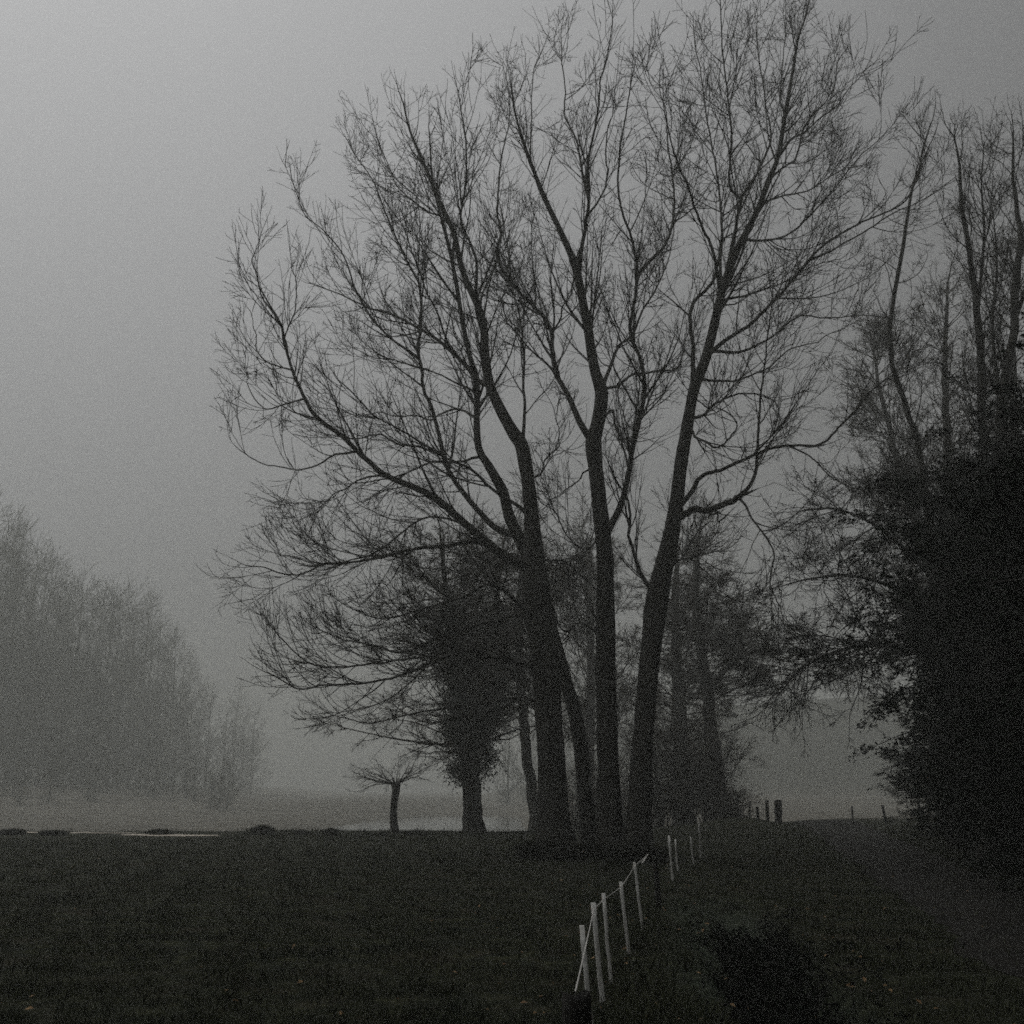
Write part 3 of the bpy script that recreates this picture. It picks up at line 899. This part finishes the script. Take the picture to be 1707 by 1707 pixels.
# an old leafless oak leaning its long limb over the gap
grown_tree('arching_tree', 'dark tree in the row with a long limb arching left over the track', 'tree', None, 38,
    [(1640, 1400, 34), (1625, 1250, 28), (1600, 1120, 24), (1570, 1000, 18), (1550, 900, 12), (1545, 800, 6)], 0, 4.0,
    seed=44, n1=85, t0=.38, ang=(55, 95), trop=-.01, dens=(2.7, 5.2, 5.5), ln=(1.3, .5), tips=.008, flat=.45, bark=DARKBARK, twig=DARKBARK,
    limbs=[([(1600, 1120), (1520, 1085), (1450, 1075), (1400, 1085), (1340, 1110), (1305, 1150)], 12, 3, -3),
           ([(1585, 1050), (1500, 985), (1420, 960), (1350, 965), (1310, 975)], 10, 2.5, 2),
           ([(1570, 980), (1480, 890), (1400, 850), (1340, 850)], 9, 2.5, -2)])

# ------------------------------------------------------------------ the misty wood at the left
def wood_tree(H, seed, n1):
    global rng
    rng = np.random.default_rng(seed)
    root = thing('wood_tree', 'tall bare tree fading into the fog in the wood at the left', 'tree', group='foggy trees of the wood at the left')
    zz = np.linspace(-.3, H, 26)
    ax = np.stack([.02 * zz * rng.uniform(-1, 1) + .2 * np.sin(zz * .2), .2 * np.cos(zz * .23), zz], 1)
    rr = np.linspace(.34, .04, 26)
    obj('trunk', mesh_from('trunk', *tubes(ax[None], rr[None], 8)), WOODB, root)
    b1, c1 = spawn(ax[None], rr[None], n1 / H, .03, (28, 70), lambda t, l, r: 7.2 * (1.12 - .8 * t), 10, .07, .09, .5, .02, leader=True)
    b2, c2 = spawn(b1, c1, 1.5, .1, (25, 60), lambda t, l, r: 1.3 + 1.5 * (1 - t), 7, .07, .12, .6, .022, leader=True)
    b3, c3 = spawn(b2, c2, 1.3, .1, (25, 60), lambda t, l, r: .8 + .5 * (1 - t), 4, .05, .14, .7, .018, leader=True)
    obj('crown', mesh_from('crown', *join([tubes(b1, c1, 4), tubes(b2, c2, 3), tubes(b3, c3, 3)])), WOODB, root)
    return root


wp = [wood_tree(27, 51, 74), wood_tree(24, 52, 66), wood_tree(29, 53, 80)]
rng = np.random.default_rng(60)
spots = []
for px, d, h in [(-60, 100, 1.05), (-10, 96, 1.02), (15, 108, 1.1), (40, 99, 1.0), (70, 112, 1.0), (95, 100, .88), (125, 108, .84), (150, 98, .78), (178, 112, .86),
                 (205, 102, .80), (232, 114, .84), (255, 105, .78), (285, 112, .72), (310, 104, .62), (340, 116, .58), (372, 110, .46), (400, 120, .40), (-110, 112, 1.1),
                 (60, 125, 1.05), (140, 128, .95), (220, 130, .92), (300, 128, .75), (430, 132, .40), (-40, 120, 1.1),
                 (415, 122, .50), (445, 126, .42), (0, 116, 1.05), (30, 122, 1.1), (85, 118, .98), (110, 124, .9), (165, 121, .88), (190, 118, .84), (245, 124, .82), (270, 120, .76), (325, 122, .60), (355, 126, .5),
                 (20, 134, 1.1), (75, 138, 1.05), (130, 136, .98), (185, 137, .94), (240, 138, .88), (295, 138, .74), (345, 138, .55), (-80, 130, 1.15)]:
    spots.append((px, d, h, None))
rr = np.random.default_rng(61)
for q in range(15):  # invented far wood, put in to darken the fog between the trunks
    spots.append((850 + q * 26 + rr.uniform(-10, 10), rr.uniform(190, 225), rr.uniform(.75, 1.05), 'faint tree added to darken the fog behind the clump and the hedge'))
for q in range(26):
    spots.append((-60 + q * 19 + rr.uniform(-8, 8), rr.uniform(150, 190), rr.uniform(.20, .36), 'low misty scrub at the foot of the wood at the left'))
for i, (px, d, h, lb) in enumerate(spots):
    far = 1.9 + .5 * smooth(160, 400, px) if lb is None else 1.0
    d, h = d * far, h * far * (.96 if lb is None else 1)
    x, y = (px - 853.5) / F * d * (1.03 if px < 853 else 1.0), d
    j = i % 3
    hh = h * (26 / (27, 24, 29)[j])
    loc = (x, y, float(ground_z(x, y)) - (2.2 if h > .5 else .4))
    if i < 3:
        wp[i].location, wp[i].rotation_euler, wp[i].scale = loc, (0, 0, i * 2.0), (hh, hh, hh)
    else:
        c = copy_tree(wp[j], loc, rng.uniform(0, 6.28), (hh * rng.uniform(.85, 1.05) * (1.5 if h < .4 else 1), hh), lb)
        if lb:
            c['group'] = 'scrub below the wood at the left' if 'scrub' in lb else 'faint trees added to darken the fog behind the clump'

# ------------------------------------------------------------------ tussocks on the brow
TUS = 'dark tussocks on the brow of the field'
def tussock(px, py, wpx, hpx, label, seed, d=42.5, group=TUS, n=900):
    r = np.random.default_rng(seed)
    p = at(px, py, d)
    z = float(ground_z(p[0], d))
    W, Hh = wpx * d / F / 2, hpx * d / F
    rad = np.sqrt(r.uniform(0, 1, n)) * .75
    an = r.uniform(0, 6.283, n)
    bx, by = np.cos(an) * rad * W, np.sin(an) * rad * W
    hgt = Hh * (1 - .55 * rad ** 2) * r.uniform(.6, 1.15, n)
    lean = rad * W * r.uniform(.2, .7, n)
    A = np.stack([bx, by, np.full(n, -.03)], 1)
    Tp = A + np.stack([np.cos(an) * lean, np.sin(an) * lean, hgt + .03], 1)
    M = (A + Tp) / 2 + np.array([0, 0, 1]) * (hgt * .15)[:, None]
    s = nrm(np.stack([-np.sin(an + r.normal(0, .8, n)), np.cos(an), 0 * an], 1)) * .014
    Vv = np.stack([A - s, A + s, M + s, M - s, Tp], 1).reshape(-1, 3)
    b = np.arange(n)[:, None] * 5
    me = mesh_from('tussock', Vv, b + np.array([0, 1, 2, 3]), b + np.array([3, 2, 4]), smooth_sh=False)
    o = obj('tussock', me, RUSH)
    o.location = (p[0], d, z)
    tag(o, label, 'tussock', group)


tussock(438, 1383, 40, 15, 'largest dark tussock on the brow, left of the pond', 1)
tussock(551, 1385, 26, 12, 'round dark tussock on the near edge of the pond, left of the pollard', 2)
tussock(503, 1387, 26, 8, 'low dark tussock between the largest one and the pond edge', 3)
tussock(692, 1387, 40, 9, 'low wide tussock between the pollard and the ivy clad tree', 4)
tussock(265, 1387, 46, 9, 'flat dark tussock just above the pale sand strip', 5)
tussock(90, 1389, 50, 8, 'flat dark tussock among the pale streaks at the far left', 6)
tussock(20, 1387, 46, 10, 'dark tussock at the left border of the photo', 7)
tussock(640, 1388, 20, 7, 'small tussock at the foot of the pollard', 8)

UG = 'dark undergrowth at the foot of the clump'
tussock(915, 1420, 120, 34, 'dark undergrowth round the foot of the leftmost trunk of the clump', 21, 28.3, UG, 1600)
tussock(985, 1424, 90, 32, 'dark undergrowth between the middle trunks of the clump', 22, 27.8, UG, 1400)
tussock(1058, 1426, 120, 32, 'dark undergrowth round the foot of the rightmost trunk of the clump', 23, 27.4, UG, 1600)

BR = 'low black brambles along the ditch'


def bramble(x, y, rad, h, label, seed):
    global rng
    rng = np.random.default_rng(seed)
    root = thing('bramble_bush', label, 'bush', (x, y, float(ground_z(x, y)) - .05), BR)
    n = 60
    az = rng.uniform(0, 6.283, n)
    d = nrm(np.stack([np.cos(az) * .9, np.sin(az) * .9, rng.uniform(.7, 1.8, n)], 1))
    P = np.empty((n, 9, 3))
    P[:, 0] = rng.normal(0, rad * .3, (n, 3)) * np.array([1, 1, 0])
    for j in range(1, 9):
        P[:, j] = P[:, j - 1] + d * (rng.uniform(.6, 1.2, n) * rad * .24)[:, None]
        d = nrm(d + np.array([0, 0, -.26]) + rng.normal(0, .12, (n, 3)))
    P[..., 2] *= h / max(.01, np.percentile(P[..., 2], 98))
    R = np.repeat(np.linspace(.006, .002, 9)[None], n, 0)
    a2, r2 = spawn(P, R, 7, .1, (30, 80), lambda t, l, r: .16 + .1 * (1 - t), 5, .0, .15, .7, .002)
    obj('stems', mesh_from('stems', *join([tubes(P, R, 4), tubes(a2, r2, 3)])), DARKBARK, root)
    Lp = np.concatenate([P[:, 1:].reshape(-1, 3), np.repeat(a2[:, 1:].reshape(-1, 3), 2, 0)])
    Lp = Lp + rng.normal(0, .035, Lp.shape)
    Lp[:, 2] = np.maximum(Lp[:, 2], .02)
    obj('foliage', mesh_from('foliage', *leaf_quads(Lp, .030), smooth_sh=False), BRAM, root)


for q, (yy, rad, h, ox, lb) in enumerate([(7.6, .75, .42, .05, 'nearest black bramble at the bottom edge of the photo, beside the track'),
                                          (9.2, .70, .45, .02, 'second black bramble from the camera beside the track'),
                                          (10.8, .70, .48, .0, 'third black bramble from the camera beside the track'),
                                          (12.5, .72, .52, .0, 'fourth black bramble from the camera beside the track'),
                                          (14.2, .70, .46, -.1, 'farthest and roundest black bramble beside the track')]):
    bramble(float(ditch_x(yy)) + ox, yy, rad, h, lb, 90 + q)

# ------------------------------------------------------------------ fence: white stakes, cord, old posts
STK = 'white fence stakes beside the track'


def gpt(px, py):
    d = at(px, py, 1.0) - np.array([0, 0, EYE])
    P = np.array([0, 0, EYE]) - d * (EYE / d[2])
    for _ in range(6):
        P = np.array([0, 0, EYE]) + d * ((float(ground_z(P[0], P[1])) - EYE) / d[2])
    return P


def box_bar(p, q, w, dpt, ws=None, seed=0, rings=7):
    """a slightly uneven squared bar from p to q"""
    r = np.random.default_rng(seed)
    p, q = np.array(p, float), np.array(q, float)
    T = nrm(q - p)
    U = nrm(np.cross(T, np.array([0, 1., 0])))
    W = np.cross(T, U)
    V = []
    c = .82
    shape = [(-1, -c), (-c, -1), (c, -1), (1, -c), (1, c), (c, 1), (-c, 1), (-1, c)]
    for k in range(rings):
        u = k / (rings - 1)
        o = p + (q - p) * u + (U * r.normal(0, .05) * w + W * r.normal(0, .05) * dpt) * (0 < k < rings - 1)
        s = 1 + r.normal(0, .05)
        for a, b2 in shape:
            V.append(o + U * a * w / 2 * s + W * b2 * dpt / 2 * s)
    Q = []
    for k in range(rings - 1):
        for j in range(8):
            Q.append([k * 8 + j, k * 8 + (j + 1) % 8, k * 8 + 8 + (j + 1) % 8, k * 8 + 8 + j])
    top = (rings - 1) * 8
    Q += [[top, top + 1, top + 2, top + 3], [top, top + 3, top + 4, top + 7], [top + 4, top + 5, top + 6, top + 7]]
    return np.array(V), np.array(Q)


def stake(base_px, top_px, wpx, label, seed, ground=True, dist=None):
    if dist is None:
        B = gpt(*base_px)
    else:
        B = at(base_px[0], base_px[1], dist)
        B[2] = float(ground_z(B[0], B[1]))
    Tp = at(top_px[0], top_px[1], B[1] - .02)
    root = thing('fence_stake', label, 'stake', tuple(B), STK)
    wm = wpx * B[1] / F
    v, q = box_bar(np.array([0, 0, -.12]), Tp - B, wm, wm * .8, seed=seed)
    obj('shaft', mesh_from('shaft', v, q, smooth_sh=False), PAINT, root)
    dv = nrm(Tp - B)
    a = Tp - B - dv * (.035 + wm * .4)
    P = np.stack([a + np.array([math.cos(t), math.sin(t) * .3, .25 * math.sin(t)]) * wm * .75 for t in np.linspace(0, 6.283, 14)])
    obj('insulator', mesh_from('insulator', *tubes(P[None], np.full((1, 14), wm * .16), 6)), INSUL, root)
    return Tp - dv * .05


tops = []
tops.append(stake((990, 1742), (970, 1543), 7.5, 'nearest white fence stake, just behind the dark wooden post', 1, dist=8.05))
tops.append(stake((1005, 1669), (989, 1505), 7.5, 'second white fence stake from the dark wooden post, the longest one seen whole', 2))
tops.append(stake((1020, 1640), (1006, 1489), 5.5, 'third white fence stake from the dark wooden post', 3))
tops.append(stake((1050, 1590), (1035, 1470), 5.0, 'fourth white fence stake from the dark wooden post', 4))
tops.append(stake((1073, 1549), (1057, 1437), 4.0, 'greyer fifth fence stake where the white cord bends up', 5))
far_tops = [stake((1122, 1469), (1115, 1393), 3.4, 'brightest of the far white stakes, right of the clump', 6),
            stake((1130, 1452), (1126, 1399), 2.6, 'thin far stake just right of the brightest far one', 7),
            stake((1157, 1441), (1151, 1395), 2.2, 'faint thin stake, third of the four far white stakes', 8),
            stake((1168, 1430), (1165, 1370), 2.6, 'tallest and farthest of the four far white stakes', 9)]

# the dark wooden corner post in the foreground
pp = gpt(966, 1840)
Yp = 5.3
B = at(964, 1700, Yp)
B[2] = float(ground_z(B[0], Yp))
zt = at(964, 1658, Yp)[2]
post = thing('wooden_post', 'thick dark weathered wooden post at the bottom edge of the photo', 'post', tuple(B))
r = np.random.default_rng(8)
nr, ns = 16, 18
V, Q = [], []
hh = zt - B[2]
for a in range(nr):
    z = -.2 + (hh + .2) * a / (nr - 1)
    for s in range(ns):
        an = s / ns * 6.283
        rad = .068 * (1 + .07 * math.sin(3 * an + .7) + .05 * math.sin(7 * an + z * 3) + r.normal(0, .02))
        V.append((rad * math.cos(an) - .012 * z, rad * math.sin(an), z + (.012 * math.sin(an * 2 + 1) + r.normal(0, .006) if a == nr - 1 else 0)))
for a in range(nr - 1):
    for s in range(ns):
        Q.append([a * ns + s, a * ns + (s + 1) % ns, (a + 1) * ns + (s + 1) % ns, (a + 1) * ns + s])
V.append((-.012 * hh, 0, hh - .012))
tri = [[(nr - 1) * ns + s, (nr - 1) * ns + (s + 1) % ns, len(V) - 1] for s in range(ns)]
obj('shaft', mesh_from('shaft', V, Q, tri), OLDWOOD, post)

def cord(name, label, pts, rad, cat='cord'):
    P = resample(np.array(pts, float), 60)
    me = mesh_from(name, *tubes(P[None], np.full((1, 60), rad), 6))
    return tag(obj(name, me, CORD), label, cat)


post_top = np.array([B[0] - .015, Yp - .05, zt + .02])
pts = [post_top, tops[1]]
seq = []
full = [post_top] + tops[1:]
for a, b2 in zip(full[:-1], full[1:]):
    for u in np.linspace(0, 1, 8)[:-1]:
        p = a * (1 - u) + b2 * u
        p = p - np.array([0, 0, .03 * u * (1 - u)])
        seq.append(p)
seq.append(full[-1])
endp = at(1080, 1425, tops[-1][1] + 1.2)
seq.append(endp)
cord('white_cord', 'white cord strung from the dark wooden post along the stake tops', seq, .0048)
cord('cord_end', 'pale loose end of tape hanging at the end of the white cord', [endp, at(1076, 1431, tops[-1][1] + 1.1), at(1070, 1440, tops[-1][1] + .9)], .013)


def old_post(base_px, top_px, wpx, label, seed, Y=None, matl=OLDWOOD):
    Bq = gpt(*base_px) if Y is None else at(base_px[0], base_px[1], Y)
    Bq[2] = float(ground_z(Bq[0], Bq[1]))
    Tq = at(top_px[0], top_px[1], Bq[1])
    root = thing('fence_post', label, 'post', tuple(Bq), 'old dark fence posts')
    wm = wpx * Bq[1] / F
    top = Tq - Bq
    h = top[2]
    rr = wm / 2
    zs = np.concatenate([[-.15], np.linspace(0, 1, 8) * h])
    P = np.stack([np.array([top[0] * z / h, top[1] * z / h, z]) for z in zs])
    R = rr * (1 + .06 * np.random.default_rng(seed).normal(size=len(zs)))
    P = np.vstack([P, P[-1] + np.array([0, 0, .012]), P[-1] + np.array([0, 0, .014])])
    R = np.concatenate([R, [rr * .7, rr * .02]])
    obj('shaft', mesh_from('shaft', *tubes(P[None], R[None], 12)), matl, root)
    a = top * .86
    W = np.stack([a + np.array([math.cos(t) * rr * 1.06, math.sin(t) * rr * 1.06, 0]) for t in np.linspace(0, 6.283, 16)])
    obj('wire_tie', mesh_from('wire_tie', *tubes(W[None], np.full((1, 16), max(.004, rr * .06)), 5)), INSUL, root)


old_post((1099, 1512), (1092, 1440), 9, 'dark wooden post between the fifth white stake and the brightest far one', 1)
old_post((1298, 1372), (1297, 1334), 12, 'thickest old post on the bank, right of the hedge tree', 2, 48)
old_post((1280, 1372), (1278, 1334), 6, 'slim dark post just left of the thickest one on the bank', 3, 48)
old_post((1264, 1374), (1262, 1345), 5, 'short dark post, second to the left of the thickest one', 4, 48)
old_post((1250, 1376), (1250, 1336), 3, 'thin pale legged post, third to the left of the thickest one', 5, 48)
old_post((1231, 1374), (1229, 1322), 3, 'thin stick post nearest the trunk of the hedge tree', 6, 48)
old_post((1422, 1374), (1420, 1344), 3, 'faint lone post in the misty gap, left one', 7, 56)
old_post((1477, 1374), (1471, 1342), 4, 'faint leaning post in the middle of the misty gap', 8, 56)
old_post((1534, 1374), (1531, 1336), 4, 'faint post in the misty gap beside the dark row', 9, 54)

# ------------------------------------------------------------------ grass, fallen leaves
rng = np.random.default_rng(77)


def scatter(n, y0, y1, p):
    u = rng.uniform(0, 1, n)
    y = (y0 ** (1 - p) + u * (y1 ** (1 - p) - y0 ** (1 - p))) ** (1 / (1 - p))
    x = rng.uniform(-.80, .80, n) * (y + 1.5)
    return x, y


n = 450000
x, y = scatter(n, 3.5, 46, 1.25)
pathd = np.abs(x - (3.3 + .245 * y)) / (.95 + .012 * y)
dd = np.abs(x - ditch_x(y)) / .5
clumpv = bumps(x, y, 1.4, 71) + .7 * bumps(x, y, .5, 72)
keep = (rng.uniform(size=n) < np.where(pathd < 1, .10, 1)) & ((dd > .8) | (y > 16.5) | (rng.uniform(size=n) < .2)) & (rng.uniform(size=n) < .62 + .8 * clumpv) & ~((x > -21.5) & (x < -11) & (y > 39) & (y < 45.2))
x, y, clumpv = x[keep], y[keep], clumpv[keep]
n = len(x)
z = ground_z(x, y)
tall = 1 + 1.3 * np.exp(-((x - (.55 + .075 * y)) / .45) ** 2) * (y < 40)         # longer grass along the fence
h = rng.uniform(.025, .075, n) * (1 + .7 * clumpv) * tall * (1 + y / 60) * (1 + .6 * smooth(34, 42, y))
an = rng.uniform(0, 6.283, n)
ln = h * rng.uniform(.3, 1.1, n)
A = np.stack([x, y, z - .005], 1)
Tp = A + np.stack([np.cos(an) * ln, np.sin(an) * ln, h], 1)
M = A * .5 + Tp * .5 + np.array([0, 0, 1]) * (h * .18)[:, None]
sa = rng.uniform(0, 6.283, n)
wd = (.0028 * (1 + y / 14))
s = np.stack([np.cos(sa) * wd, np.sin(sa) * wd, 0 * wd], 1)
Vv = np.stack([A - s, A + s, M + s * .7, M - s * .7, Tp], 1).reshape(-1, 3)
b = np.arange(n)[:, None] * 5
tag(obj('grass', mesh_from('grass', Vv, b + np.array([0, 1, 2, 3]), b + np.array([3, 2, 4]), smooth_sh=False), GRASS),
    'short dark pasture grass, longer along the fence', 'grass', kind='stuff')

n = 650
x, y = scatter(n, 4, 30, 1.3)
x = np.where(rng.uniform(size=n) < .45, (.9 + .1 * y) + rng.normal(0, 1.1, n), x)
z = ground_z(x, y) + rng.uniform(.02, .05, n)
u = nrm(np.stack([rng.normal(size=n), rng.normal(size=n), rng.normal(0, .25, n)], 1))
v = nrm(np.cross(u, np.stack([rng.normal(0, .3, n), rng.normal(0, .3, n), np.ones(n)], 1)))
sz = (rng.uniform(.018, .042, n))[:, None]
Cc = np.stack([x, y, z], 1)
up = np.array([0, 0, .3])
Vv = np.stack([Cc - u * sz, Cc - v * sz * .55 + up * sz, Cc + u * sz, Cc + v * sz * .55 + up * sz * .6], 1).reshape(-1, 3)
b = np.arange(n)[:, None] * 4
tag(obj('fallen_leaves', mesh_from('fallen_leaves', Vv, None, np.vstack([b + np.array([0, 1, 2]), b + np.array([0, 2, 3])]), smooth_sh=False), LEAF),
    'scattered fallen brown leaves on the grass', 'leaves', kind='stuff')

# ------------------------------------------------------------------ haze
hm = bpy.data.materials.new('haze')
hm.use_nodes = True
t = hm.node_tree
t.nodes.clear()
o_ = t.nodes.new('ShaderNodeOutputMaterial')
pv = t.nodes.new('ShaderNodeVolumePrincipled')
pv.inputs['Color'].default_value = (.918, .935, .895, 1)
pv.inputs['Density'].default_value = HAZE
pv.inputs['Anisotropy'].default_value = .2
t.links.new(pv.outputs[0], o_.inputs['Volume'])
x0, x1, y0, y1, z0, z1 = -700, 700, -160, 900, -5.0, 64.0
V = [(x, y, z) for z in (z0, z1) for y in (y0, y1) for x in (x0, x1)]
Q = [[0, 2, 3, 1], [4, 5, 7, 6], [0, 1, 5, 4], [2, 6, 7, 3], [0, 4, 6, 2], [1, 3, 7, 5]]
tag(obj('haze', mesh_from('haze', V, Q, smooth_sh=False), hm), kind='stuff')
